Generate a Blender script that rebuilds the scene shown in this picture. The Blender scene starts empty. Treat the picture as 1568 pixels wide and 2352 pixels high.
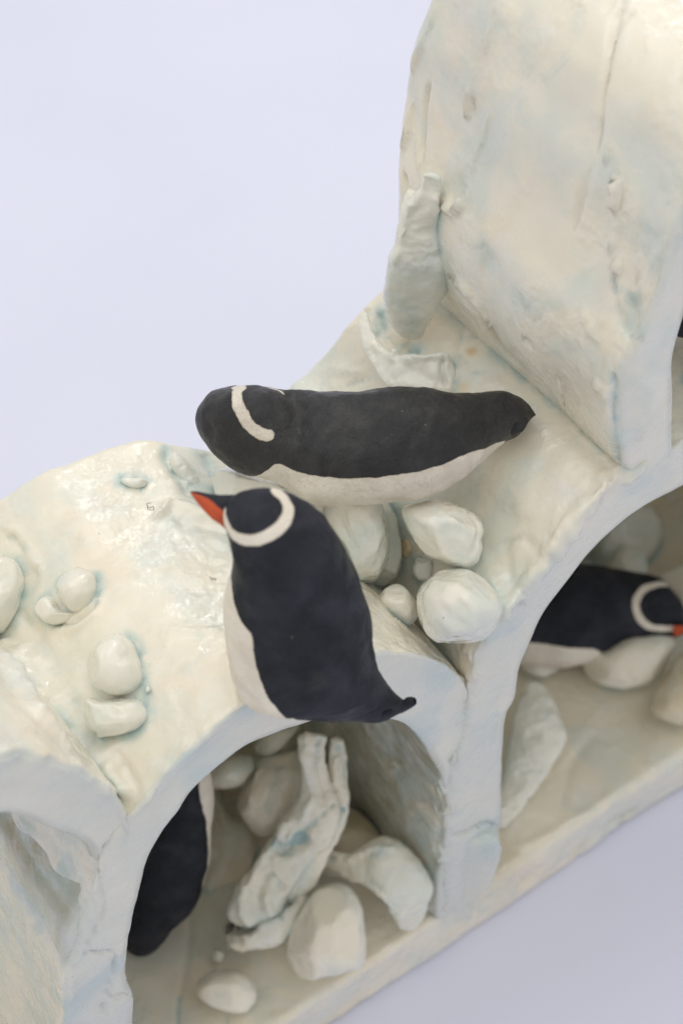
import bpy, math, random
import numpy as np
from mathutils import Vector
from mathutils.bvhtree import BVHTree

random.seed(4)
rng = np.random.default_rng(4)
scn = bpy.context.scene
CM = 0.01                                   # all numbers below are centimetres

# ------------------------------------------------------------------ camera
th, ph, FP = math.radians(35.3), math.radians(50), 3812.0
RT = np.array([math.cos(th), -math.sin(th), 0.0])
FW = np.array([math.sin(th)*math.cos(ph), math.cos(th)*math.cos(ph), -math.sin(ph)])
UP = np.cross(RT, FW)
def ray(x, y): return FW + (x-784)/FP*RT - (y-1176)/FP*UP
CAM = np.array([0, 0, 1.5]) - 30*ray(1145, 2015)
cd = bpy.data.cameras.new("camera")
cam = bpy.data.objects.new("camera", cd)
scn.collection.objects.link(cam)
scn.camera = cam
cd.sensor_fit = 'VERTICAL'
cd.sensor_height = 24
cd.lens = 12/(1176/FP)
cd.clip_start, cd.clip_end = 0.01, 50
cd.dof.use_dof = True
cd.dof.focus_distance = 0.226
cd.dof.aperture_fstop = 15
from mathutils import Matrix
cam.matrix_world = Matrix(((RT[0], UP[0], -FW[0], CAM[0]*CM), (RT[1], UP[1], -FW[1], CAM[1]*CM),
                           (RT[2], UP[2], -FW[2], CAM[2]*CM), (0, 0, 0, 1)))

# ------------------------------------------------------------------ light
w = bpy.data.worlds.new("World"); scn.world = w; w.use_nodes = True
bg = w.node_tree.nodes["Background"]
bg.inputs[0].default_value = (1.0, 0.985, 0.975, 1)
bg.inputs[1].default_value = 0.67
def area(name, loc, target, size, power, col):
    l = bpy.data.lights.new(name, 'AREA'); l.shape = 'RECTANGLE'; l.size, l.size_y = size
    l.energy = power; l.color = col
    o = bpy.data.objects.new(name, l); scn.collection.objects.link(o)
    o.location = loc
    o.rotation_euler = (Vector(target)-Vector(loc)).to_track_quat('-Z', 'Y').to_euler()
area("softbox", (0.0, 0.06, 1.0), (0.0, 0.03, 0.1), (1.3, 0.9), 4.8, (1.0, 0.985, 0.955))
area("glint_lamp", (0.36, 0.55, 0.75), (0, 0.02, 0.1), (0.06, 0.12), 0.42, (1.0, 0.98, 0.96))  # small added lamp that makes glints on the glaze
area("second_glint_lamp", (0.52, 0.58, 0.58), (0, 0.02, 0.1), (0.06, 0.11), 0.4, (1.0, 0.98, 0.96))  # another added lamp, for glints on right-tilted stone faces
scn.view_settings.view_transform = 'Standard'
scn.view_settings.look = 'None'
scn.view_settings.exposure = -0.08
scn.view_settings.gamma = 1.0

# ------------------------------------------------------------------ numeric helpers
_perm = rng.permutation(256); _perm = np.concatenate([_perm, _perm])
_grad = rng.normal(size=(256, 3)); _grad /= np.linalg.norm(_grad, axis=1)[:, None]
def perlin(p):
    i = np.floor(p).astype(int); f = p-i; i &= 255
    u = f*f*f*(f*(f*6-15)+10)
    out = 0
    for dx in (0, 1):
        for dy in (0, 1):
            for dz in (0, 1):
                h = _perm[_perm[_perm[(i[:, 0]+dx) & 255]+((i[:, 1]+dy) & 255)]+((i[:, 2]+dz) & 255)]
                g = _grad[h]
                d = (g*(f-np.array([dx, dy, dz]))).sum(1)
                wx = u[:, 0] if dx else 1-u[:, 0]; wy = u[:, 1] if dy else 1-u[:, 1]; wz = u[:, 2] if dz else 1-u[:, 2]
                out = out+d*wx*wy*wz
    return out*1.6
def fbm(p, freq, octv=3, seed=0.0):
    s, a = 0, 1.0
    for k in range(octv):
        s = s+a*perlin(p*freq+seed*7.3+k*11.7); a *= 0.5; freq *= 2.03
    return s
def onY(x, y, v): r = ray(x, y); return CAM+r*(v-CAM[1])/r[1]
def onZ(x, y, v): r = ray(x, y); return CAM+r*(v-CAM[2])/r[2]
def atD(x, y, d): return CAM+ray(x, y)*d
def proj(q): q = q-CAM; z = q@FW; return np.stack([784+FP*(q@RT)/z, 1176-FP*(q@UP)/z, z], -1)
def depth(p): return float((np.asarray(p)-CAM)@FW)
def spline(pts, n, closed=False):
    """Catmull-Rom through pts, resampled evenly by chord length to n points."""
    P = np.asarray(pts, float)
    if closed: P = np.vstack([P[-1:], P, P[:2]])
    else: P = np.vstack([2*P[0]-P[1], P, 2*P[-1]-P[-2]])
    out = []
    for k in range(1, len(P)-2):
        t = np.linspace(0, 1, 24, endpoint=False)[:, None]
        a, b, c, d = P[k-1], P[k], P[k+1], P[k+2]
        out.append(0.5*(2*b+(c-a)*t+(2*a-5*b+4*c-d)*t*t+(3*b-a-3*c+d)*t**3))
    out = np.vstack(out+[P[-2:-1]])
    L = np.concatenate([[0], np.cumsum(np.linalg.norm(np.diff(out[:, :3], axis=0), axis=1))])
    T = np.linspace(0, L[-1], n+(1 if closed else 0))
    res = np.stack([np.interp(T, L, out[:, j]) for j in range(P.shape[1])], 1)
    return res[:-1] if closed else res
def seg_dist(V, line):
    """distance of the points V to a 3D polyline, and the fraction along it"""
    best = np.full(len(V), 1e9); fr = np.zeros(len(V))
    n = len(line)-1
    for k in range(n):
        a, b = line[k], line[k+1]; ab = b-a
        t = np.clip(((V-a)@ab)/max(ab@ab, 1e-12), 0, 1)
        d = np.linalg.norm(V-a-t[:, None]*ab, axis=1)
        m = d < best; best[m] = d[m]; fr[m] = (k+t[m])/n
    return best, fr
def sstep(x, a, b): t = np.clip((x-a)/(b-a), 0, 1); return t*t*(3-2*t)
def make_bvh(V, F): return BVHTree.FromPolygons([tuple(v) for v in V], F, all_triangles=False)
def cast(b, x, y):
    d = ray(x, y); h = b.ray_cast(Vector(CAM), Vector(d/np.linalg.norm(d)))
    return None if h[0] is None else np.array(h[0])

REG = {}                                    # every built shape, kept for glaze pooling
def build(name, V, F, mat, parent=None, origin=None, attrs=None, scale_detail=True):
    V = np.asarray(V, float)
    o3 = np.array(origin if origin is not None else (0, 0, 0), float)
    m = bpy.data.meshes.new(name)
    m.from_pydata((V-o3)*CM, [], F)
    m.update()
    m.polygons.foreach_set('use_smooth', np.ones(len(m.polygons), bool))
    for k, a in (attrs or {}).items():
        at = m.attributes.new(k, 'FLOAT', 'POINT'); at.data.foreach_set('value', np.asarray(a, np.float32))
    m.materials.append(mat)
    o = bpy.data.objects.new(name, m); scn.collection.objects.link(o)
    if parent is not None:
        o.parent = parent; o.location = (o3-np.array(parent['_o']))*CM
    else: o.location = o3*CM
    o['_o'] = list(o3)
    return o
def tag(o, label=None, cat=None, group=None, kind=None):
    if label: o['label'] = label
    if cat: o['category'] = cat
    if group: o['group'] = group
    if kind: o['kind'] = kind
    return o
def normals(V, F):
    m = bpy.data.meshes.new("t"); m.from_pydata(V, [], F); m.update()
    n = np.empty(len(V)*3, np.float32); m.vertex_normals.foreach_get('vector', n)
    bpy.data.meshes.remove(m); return n.reshape(-1, 3).astype(float)

# ------------------------------------------------------------------ materials
def nodes(m):
    m.use_nodes = True; nt = m.node_tree; nt.nodes.clear()
    out = nt.nodes.new('ShaderNodeOutputMaterial'); b = nt.nodes.new('ShaderNodeBsdfPrincipled')
    nt.links.new(b.outputs[0], out.inputs[0]); return nt, b
class NT:
    def __init__(s, name):
        s.m = bpy.data.materials.new(name); s.nt, s.b = nodes(s.m)
        tc = s.nt.nodes.new('ShaderNodeNewGeometry'); mp = s.nt.nodes.new('ShaderNodeMapping')
        mp.inputs['Scale'].default_value = (100, 100, 100)
        s.l(tc.outputs['Position'], mp.inputs[0]); s.co = mp.outputs[0]
    def l(s, a, b): s.nt.links.new(a, b)
    def val(s, sock, v):
        if hasattr(v, 'links') or isinstance(v, bpy.types.NodeSocket): s.l(v, sock)
        else: sock.default_value = v
    def noise(s, scale, detail=4, rough=0.55, dist=0.0, stretch=None, off=0):
        n = s.nt.nodes.new('ShaderNodeTexNoise'); n.inputs['Scale'].default_value = scale
        n.inputs['Detail'].default_value = detail; n.inputs['Roughness'].default_value = rough
        n.inputs['Distortion'].default_value = dist
        mp = s.nt.nodes.new('ShaderNodeMapping'); mp.inputs['Location'].default_value = (off, off*1.7, -off)
        if stretch: mp.inputs['Scale'].default_value = stretch
        s.l(s.co, mp.inputs[0]); s.l(mp.outputs[0], n.inputs['Vector'])
        return n.outputs['Fac']
    def ramp(s, v, a, b, lo=0.0, hi=1.0):
        n = s.nt.nodes.new('ShaderNodeMapRange'); n.interpolation_type = 'SMOOTHSTEP'
        s.l(v, n.inputs[0]); n.inputs[1].default_value = a; n.inputs[2].default_value = b
        n.inputs[3].default_value = lo; n.inputs[4].default_value = hi; return n.outputs[0]
    def math(s, op, a, b=0.0):
        n = s.nt.nodes.new('ShaderNodeMath'); n.operation = op; s.val(n.inputs[0], a); s.val(n.inputs[1], b); return n.outputs[0]
    def mix(s, fac, a, b):
        n = s.nt.nodes.new('ShaderNodeMix'); n.data_type = 'RGBA'
        s.val(n.inputs[0], fac); s.val(n.inputs[6], a if not isinstance(a, tuple) else (*a, 1))
        s.val(n.inputs[7], b if not isinstance(b, tuple) else (*b, 1)); return n.outputs[2]
    def attr(s, name):
        n = s.nt.nodes.new('ShaderNodeAttribute'); n.attribute_name = name; return n.outputs['Fac']
    def bump(s, h, strength, dist, prev=None):
        n = s.nt.nodes.new('ShaderNodeBump'); n.inputs['Strength'].default_value = strength
        n.inputs['Distance'].default_value = dist; s.l(h, n.inputs['Height'])
        if prev is not None: s.l(prev, n.inputs['Normal'])
        return n.outputs[0]

def glaze_mat(name, cream, warm=0.35, teal=1.0, rough=0.22):
    t = NT(name)
    c = t.mix(t.ramp(t.noise(0.55, 4, 0.6, 0.6), 0.42, 0.66, 0, 0.7), cream, (0.66, 0.725, 0.675))      # celadon mottling
    c = t.mix(t.ramp(t.noise(0.8, 4, 0.6, 0.8, off=9), 0.52, 0.72, 0, warm), c, (0.80, 0.66, 0.49))       # iron blush
    c = t.mix(t.ramp(t.noise(1.1, 3, 0.6, 0.3, (1, 1, .5), 31), 0.58, 0.76, 0, 0.3), c, (0.82, 0.73, 0.68))
    c = t.mix(t.ramp(t.noise(0.9, 5, 0.65, 1.2, off=123), 0.54, 0.74, 0, 0.6), c, (0.66, 0.72, 0.665))
    c = t.mix(t.ramp(t.noise(2.2, 4, 0.6, 0.6, off=140), 0.54, 0.70, 0, 0.35), c, (0.86, 0.85, 0.80))
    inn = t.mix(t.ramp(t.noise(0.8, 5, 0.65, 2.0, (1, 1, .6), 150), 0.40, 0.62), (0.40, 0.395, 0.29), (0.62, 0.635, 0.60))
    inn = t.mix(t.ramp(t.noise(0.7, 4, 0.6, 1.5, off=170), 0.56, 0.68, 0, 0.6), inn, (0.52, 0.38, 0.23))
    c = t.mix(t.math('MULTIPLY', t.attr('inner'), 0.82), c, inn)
    bl = t.math('MULTIPLY', t.attr('blue'), t.ramp(t.noise(0.6, 3, 0.6, 0.6, off=3), 0.3, 0.7, 0.55, 1.0))
    c = t.mix(bl, c, (0.635, 0.665, 0.625))
    c = t.mix(t.math('MULTIPLY', t.attr('blue'), t.ramp(t.noise(0.5, 3, 0.5, 0.8, off=55), 0.52, 0.7, 0, 0.8)), c, (0.48, 0.60, 0.62))
    c = t.mix(t.ramp(t.attr('ochre'), 0.1, 1.0, 0, 0.8), c, (0.72, 0.53, 0.27))
    pn = t.math('MULTIPLY', t.attr('pool'), t.ramp(t.noise(1.9, 4, 0.6, 0.5, off=5), 0.36, 0.62, 0.08, 1.25))
    c = t.mix(t.ramp(pn, 0.05, 0.8, 0, 0.65*teal), c, (0.50, 0.62, 0.59))
    c = t.mix(t.ramp(pn, 0.6, 1.4, 0, 0.8*teal), c, (0.28, 0.44, 0.45))
    sp = t.noise(16, 2, 0.5, 0.0, off=17)
    c = t.mix(t.ramp(sp, 0.775, 0.80, 0, 0.7), c, (0.16, 0.13, 0.10))                                     # iron specks
    t.l(c, t.b.inputs['Base Color'])
    t.b.inputs['IOR'].default_value = 1.5
    r = t.ramp(t.noise(1.3, 4, 0.6, off=40), 0.35, 0.65, rough, rough+0.32)
    t.l(r, t.b.inputs['Roughness'])
    t.b.inputs['Coat Weight'].default_value = 0.8
    t.b.inputs['Coat Roughness'].default_value = 0.05
    t.b.inputs['Subsurface Weight'].default_value = 0.12
    t.b.inputs['Subsurface Radius'].default_value = (0.0016, 0.0014, 0.001)
    t.b.inputs['Subsurface Scale'].default_value = 1.0
    b1 = t.bump(t.noise(2.6, 4, 0.5, 0.3, off=2), 0.3, 0.0005)
    crust = t.math('MULTIPLY', t.math('SUBTRACT', 1.0, t.attr('blue')), t.math('MULTIPLY', t.ramp(t.noise(1.2, 3, 0.6, off=70), 0.5, 0.68), t.noise(4.6, 4, 0.55, 0.5, off=8)))
    b2 = t.bump(crust, 0.4, 0.0008, b1)
    t.l(b2, t.b.inputs['Normal'])
    t.l(t.bump(t.noise(4.5, 4, 0.6, 0.6, off=90), 0.55, 0.0005, b2), t.b.inputs['Coat Normal'])
    return t.m
GLAZE = glaze_mat("celadon_glazed_porcelain", (0.87, 0.815, 0.675))
STONE = glaze_mat("stone_glaze", (0.845, 0.825, 0.72), 0.2, 0.8, 0.15)
INNER = glaze_mat("darker_glaze", (0.70, 0.62, 0.45), 0.3, 0.9, 0.3)  # darker, warmer version of the glaze for rear walls and a few stones

def penguin_mat(name, dark, sheen, rough, bumpk):
    t = NT(name)
    ns = t.noise(14, 4, 0.6, off=3)
    wf = t.math('ADD', t.attr('white'), t.math('MULTIPLY', t.math('SUBTRACT', t.noise(6, 5, 0.65, off=1), 0.5), 0.055))
    m = t.ramp(wf, -0.008, 0.008)
    blk = t.mix(t.ramp(t.noise(1.4, 4, 0.6, 0.4, off=6), 0.4, 0.68), dark, sheen)
    blk = t.mix(t.ramp(t.noise(0.9, 3, 0.6, off=77), 0.6, 0.75, 0, 0.4), blk, (0.085, 0.065, 0.045))
    blk = t.mix(t.ramp(t.noise(19, 1, 0.5, off=12), 0.815, 0.83, 0, 0.6), blk, (0.45, 0.43, 0.4))
    wh = t.mix(t.ramp(t.noise(2.0, 5, 0.6, 0.3), 0.4, 0.66), (0.85, 0.79, 0.68), (0.77, 0.70, 0.59))
    edge = t.ramp(t.math('ABSOLUTE', wf), 0.0, 0.03, 0.35, 0.0)
    wh = t.mix(edge, wh, (0.42, 0.33, 0.22))
    c = t.mix(m, blk, wh)
    rd = t.mix(t.ramp(ns, 0.35, 0.7), (0.60, 0.10, 0.035), (0.48, 0.085, 0.04))
    c = t.mix(t.ramp(t.math('ADD', t.attr('red'), t.math('MULTIPLY', t.math('SUBTRACT', ns, 0.5), 0.02)), -0.008, 0.008), c, rd)
    t.l(c, t.b.inputs['Base Color'])
    t.l(t.ramp(t.noise(3, 5, 0.6, off=20), 0.35, 0.65, rough-0.04, rough+0.25), t.b.inputs['Roughness'])
    t.b.inputs['IOR'].default_value = 1.42
    if bumpk < .5: t.b.inputs['Specular IOR Level'].default_value = 0.32
    if bumpk > .5: t.b.inputs['Coat Weight'].default_value = 0.25; t.b.inputs['Coat Roughness'].default_value = 0.38
    b = t.bump(t.noise(4.5, 6, 0.66, 0.6, off=2), bumpk, 0.0007)
    b = t.bump(t.noise(17, 5, 0.7, 0.8, off=8), bumpk*0.9, 0.0003, b)
    t.l(b, t.b.inputs['Normal'])
    return t.m
PENG_SAT = penguin_mat("matt_black_underglaze", (0.016, 0.016, 0.018), (0.036, 0.036, 0.036), 0.34, 0.9)
PENG_STD = penguin_mat("blue_black_underglaze", (0.015, 0.018, 0.024), (0.030, 0.031, 0.043), 0.5, 0.4)

def table_mat():
    t = NT("lavender_white_cloth")
    c = t.mix(t.ramp(t.noise(0.12, 3, 0.5), 0.3, 0.7), (0.735, 0.757, 0.895), (0.76, 0.78, 0.915))
    t.l(c, t.b.inputs['Base Color']); t.b.inputs['Roughness'].default_value = 0.85
    t.b.inputs['Specular IOR Level'].default_value = 0.15
    b = t.bump(t.noise(9, 5, 0.75, 0.2), 0.25, 0.0004)
    t.l(b, t.b.inputs['Normal']); return t.m

# ------------------------------------------------------------------ setting
def tabletop():
    n = 60
    g = np.linspace(-1, 1, n)
    X, Yg = np.meshgrid(np.sign(g)*np.abs(g)**1.7*150, np.sign(g)*np.abs(g)**1.7*150+20)
    V = np.stack([X.ravel(), Yg.ravel(), np.zeros(n*n)], 1)
    V[:, 2] = fbm(V, 0.05, 2)*0.05-0.06
    # cloth sweeps up gently far behind
    F = [(j*n+i, j*n+i+1, (j+1)*n+i+1, (j+1)*n+i) for j in range(n-1) for i in range(n-1)]
    tag(build("tabletop", V, F, table_mat()), "lavender white cloth surface under and behind the sculpture", kind='structure')
tabletop()

# ------------------------------------------------------------------ slabs
def slab(pairs, back=None, D=5.2, y0=0.0, n=300, no=130, ni=44, nc=12, r=0.09, Dmax=6.5, Dfun=None):
    """A bent clay sheet. pairs: (outer, inner) edge of its front face, as seen; swept back along y by D."""
    st = np.array([[*onY(ox, oy, y0), *onY(ix, iy, y0)] for (ox, oy, ix, iy) in pairs])
    st = spline(st, n)
    O, I = st[:, :3], st[:, 3:]
    Ds = np.full(n, D, float)
    if back is not None:                     # where the rear rim is seen against the cloth
        B = np.array(back, float)
        for k in range(n):
            for d in np.arange(2.5, Dmax, 0.03):
                q = proj(O[k]+np.array([0, d, 0]))
                if B[0, 0] <= q[0] <= B[-1, 0] and q[1] < np.interp(q[0], B[:, 0], B[:, 1]):
                    Ds[k] = d; break
            else: Ds[k] = np.nan
        ok = ~np.isnan(Ds)
        Ds = np.interp(np.arange(n), np.where(ok)[0], Ds[ok]) if ok.any() else np.full(n, D)
        ker = np.ones(9)/9; Ds = np.convolve(np.pad(Ds, 4, 'edge'), ker, 'valid')
    if Dfun is not None: Ds = Dfun(O, Ds)
    ring = []                                # (which, t0..1 depth, w thickness)
    q = lambda a: (1-math.cos(a), 1-math.sin(a))
    A = np.linspace(0, math.pi/2, 6)
    outer = [(0, t) for t in np.linspace(0, 1, no)]
    loop = []                                # entries (kind, depth-frac, depth-offset, w-frac, w-offset)
    for t in np.linspace(0, 1, no): loop.append((t, r*(1-2*t), 0.0, 0.0))
    for a in A[1:-1]: loop.append((1, -r*(1-math.sin(a)), 0, r*(1-math.cos(a))))
    for wv in np.linspace(0, 1, nc): loop.append((1, 0, wv, r*(1-2*wv)))
    for a in A[1:-1]: loop.append((1, -r*(1-math.cos(a)), 1, -r*(1-math.sin(a))))
    for t in np.linspace(1, 0, ni): loop.append((t, r*(1-2*t), 1, 0))
    for a in A[1:-1]: loop.append((0, r*(1-math.sin(a)), 1, -r*(1-math.cos(a))))
    for wv in np.linspace(1, 0, nc): loop.append((0, 0, wv, r*(1-2*wv)))
    for a in A[1:-1]: loop.append((0, r*(1-math.cos(a)), 0, r*(1-math.sin(a))))
    Lp = np.array(loop); m = len(Lp)
    Th = I-O; Tn = np.linalg.norm(Th, axis=1)[:, None]
    V = np.empty((n, m, 3))
    for j in range(m):
        t, to, wv, wo = Lp[j]
        V[:, j] = O+Th*wv+Th/Tn*wo
        V[:, j, 1] += t*Ds+to
    F = [(i*m+j, (i+1)*m+j, (i+1)*m+(j+1) % m, i*m+(j+1) % m) for i in range(n-1) for j in range(m)]
    F.append(tuple(range(m-1, -1, -1))); F.append(tuple((n-1)*m+j for j in range(m)))
    V = V.reshape(-1, 3)
    # classes: front face weight and rim weight
    tcm = V[:, 1]-y0
    wfr = np.tile(Lp[:, 2], n); front = np.tile((Lp[:, 0] == 0) & (Lp[:, 2] > 0) | ((Lp[:, 0] == 0) & (Lp[:, 1] < r*0.6)), n)
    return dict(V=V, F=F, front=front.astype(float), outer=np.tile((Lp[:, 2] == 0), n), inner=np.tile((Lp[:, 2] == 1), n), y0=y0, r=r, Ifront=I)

def finish(sl, strokes=(), amp=0.05, rim=0.07, seed=1.0, paint=()):
    """Hand-worked surface: undulation, ragged rim, and modelled strokes (px polyline, width, height, pool, ochre)."""
    V, F = sl['V'], sl['F']
    if V.shape[0] and (normals(V, F)*(V-V.mean(0))).sum() < 0:
        pass
    N = normals(V, F)
    b0 = make_bvh(V, F)
    # outward test
    k = np.where(sl['front'] > 0)[0]
    if N[k, 1].mean() > 0:
        F = [f[::-1] for f in F]; sl['F'] = F; N = -N
    dsp = fbm(V, 0.35, 2, seed)*amp*1.6+fbm(V, 1.3, 3, seed+3)*amp*0.5
    st = V*np.array([1, 0.45, 1]); dsp += fbm(st, 4.0, 3, seed+5)*amp*0.12*(1-0.8*sl['front'])
    # ragged rim where outer surface meets the front face
    rimw = np.exp(-((V[:, 1]-sl['y0'])/0.28)**2)*sl['outer']
    cr = np.maximum(fbm(V, 3.2, 4, seed+8), -0.1)
    dsp += rimw*cr*rim
    dsp *= 1-0.55*sl['front']
    dsp += sl['front']*fbm(V*np.array([1, 1, .4]), 0.9, 2, seed+2)*amp*0.5
    pool = np.zeros(len(V)); och = np.zeros(len(V))
    for s in strokes:
        pts, wd, ht = s[0], s[1], s[2]
        hit = [cast(b0, *p) for p in pts]; hit = [h for h in hit if h is not None]
        if len(hit) < 1: continue
        if len(hit) == 1: hit = hit*2
        line = spline(hit, max(2, len(hit)*5)) if len(hit) > 2 else np.array(hit)
        sel = np.where((V > line.min(0)-wd*4).all(1) & (V < line.max(0)+wd*4).all(1))[0]
        if not len(sel): continue
        vv = V[sel]+0.05*np.stack([fbm(V[sel], 3, 2, 1), fbm(V[sel], 3, 2, 2), fbm(V[sel], 3, 2, 4)], 1)*min(1, wd*6)
        d, fr = seg_dist(vv, line)
        tap = np.clip(np.minimum(fr, 1-fr)*6, 0.25, 1) if len(hit) > 1 and s[0][0] != s[0][-1] else 1
        g = np.exp(-(d/(wd*tap))**2)
        dsp[sel] += g*ht*(1+0.5*fbm(V[sel], 3, 2, seed+6))
        if len(s) > 3: pool[sel] = np.maximum(pool[sel], s[3]*np.exp(-(d/(wd*1.5))**2))
        if len(s) > 4: och[sel] = np.maximum(och[sel], s[4]*np.exp(-(d/(wd*1.4))**2))
    V = V+N*dsp[:, None]
    jag = rimw*fbm(V, 2.4, 3, seed+11)*rim*0.9
    V[:, 1] += jag
    fr = sl['front']; s0 = 0.45 if seed == 13 else 0.8
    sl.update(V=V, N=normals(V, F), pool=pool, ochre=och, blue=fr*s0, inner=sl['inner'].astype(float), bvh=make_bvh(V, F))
    return sl

SL = {}
# left arch, cut by the left and lower edge of the picture
SL['arch_left'] = finish(slab([(-760, 2700, -620, 2700), (-640, 2150, -520, 2200), (-480, 1880, -380, 1990), (-300, 1790, -250, 1920), (-150, 1755, -130, 1880),
    (0, 1738, 0, 1868), (100, 1745, 60, 1878), (180, 1770, 120, 1905), (255, 1815, 180, 1930), (292, 1868, 216, 1965), (290, 1960, 222, 2010), (270, 2050, 205, 2060),
    (240, 2110, 180, 2110), (215, 2160, 152, 2160), (205, 2250, 150, 2250), (205, 2352, 150, 2352), (205, 2700, 150, 2700)], D=5.4, y0=0.06, n=380, no=110),
    [([(0, 1500), (40, 1560), (90, 1650), (150, 1720)], 0.16, 0.16), ([(60, 1480), (110, 1560), (140, 1640)], 0.08, 0.13, 0.2),
     ([(20, 1800), (120, 1815), (230, 1850)], 0.2, -0.03)], amp=0.06, seed=2)
back2 = [(-500, 1480), (-300, 1320), (-150, 1220), (0, 1145), (80, 1103), (160, 1073), (240, 1037), (330, 1015), (400, 1024), (480, 1036), (600, 1060), (760, 1170), (860, 1290), (900, 1400)]
SL['arch_mid'] = finish(slab([(140, 2750, 300, 2750), (150, 2352, 306, 2352), (152, 2285, 303, 2290), (155, 2235, 287, 2240), (178, 2180, 290, 2190), (200, 2100, 299, 2130), (222, 2010, 325, 2025),
    (240, 1950, 343, 1971), (285, 1890, 378, 1916), (305, 1868, 411, 1872), (362, 1802, 440, 1827), (434, 1724, 485, 1783), (500, 1667, 535, 1740), (550, 1631, 582, 1708), (630, 1592, 645, 1682),
    (704, 1560, 735, 1655), (780, 1525, 810, 1646), (857, 1502, 880, 1652), (930, 1500, 915, 1662), (985, 1508, 942, 1678), (1030, 1530, 968, 1700), (1062, 1560, 996, 1745), (1073, 1600, 1018, 1790),
    (1073, 1665, 1023, 1865), (1078, 1760, 1022, 1922), (1080, 1860, 1018, 1960), (1080, 1960, 1012, 2010), (1080, 2060, 1006, 2060), (1080, 2110, 1004, 2110)], back=back2, n=430, no=150, Dmax=7.0,
    Dfun=lambda O, D: np.where(O[:, 2] < 8.0, 4.6, D)),
    [([(282, 1822), (220, 1730), (140, 1635), (70, 1555), (10, 1485)], 0.28, 0.22, 0.1), ([(240, 1740), (180, 1620), (110, 1500), (40, 1400)], 0.10, -0.04, 0.3),
     ([(300, 1790), (250, 1690), (190, 1600)], 0.05, -0.03), ([(330, 1800), (290, 1740), (240, 1690)], 0.04, 0.03),
     ([(20, 1470), (50, 1500), (80, 1560), (95, 1620), (120, 1660)], 0.09, 0.12, 0.1), ([(60, 1480), (90, 1530), (115, 1590), (110, 1630)], 0.05, 0.09),
     ([(0, 1210), (40, 1225), (80, 1290), (100, 1320)], 0.05, 0.05, 0.3), ([(20, 1230), (60, 1260)], 0.05, -0.05, 0.5),
     ([(85, 1300), (60, 1350), (60, 1410), (90, 1450)], 0.12, -0.05, 0.35),
     ([(115, 1445), (170, 1440), (215, 1405), (235, 1360)], 0.07, 0.05, 0.3), ([(105, 1432), (165, 1430), (215, 1395), (228, 1360)], 0.04, -0.08, 1.0),
     ([(380, 1035), (392, 1075), (430, 1125), (455, 1135)], 0.07, -0.07, 0.8), ([(460, 1040), (480, 1060), (485, 1090)], 0.12, -0.05, 0.9),
     ([(350, 1192), (372, 1180), (388, 1152)], 0.05, 0.12, 0.1), ([(388, 1158), (440, 1170), (515, 1195)], 0.10, 0.12), ([(400, 1195), (470, 1208), (525, 1225)], 0.12, -0.07, 0.4),
     ([(480, 1230), (530, 1260)], 0.05, 0.05, 0.3), ([(420, 1110), (470, 1140), (500, 1160)], 0.2, -0.05, 0.45),
     ([(330, 1437), (420, 1432), (510, 1438)], 0.025, -0.03), ([(340, 1450), (430, 1447), (515, 1452)], 0.03, 0.025), ([(520, 1500), (527, 1560), (550, 1610)], 0.06, 0.06, 0, 0.25),
     ([(560, 1660), (470, 1740), (380, 1830)], 0.15, -0.03), ([(900, 1420), (980, 1480), (1050, 1545)], 0.04, 0.04),
     ([(178, 2185), (230, 2183), (270, 2178)], 0.03, -0.06), ([(268, 2180), (255, 2235), (240, 2300), (225, 2352)], 0.03, -0.07), ([(225, 2000), (238, 2070), (215, 2140), (180, 2190)], 0.03, -0.05, 0.3),
     ([(268, 1922), (245, 1950), (225, 1975)], 0.02, -0.04), ([(250, 2290), (290, 2275)], 0.02, -0.04), ([(288, 1870), (293, 1910), (285, 1935)], 0.03, -0.04, 0.5),
     ([(880, 1655), (930, 1690), (985, 1760), (1010, 1800)], 0.10, -0.03, 0.6)], amp=0.06, rim=0.06, seed=5)
back3 = [(520, 1110), (600, 975), (660, 895), (700, 852), (760, 790), (810, 732), (850, 690), (890, 655), (930, 630), (1000, 590), (1100, 560)]
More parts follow.
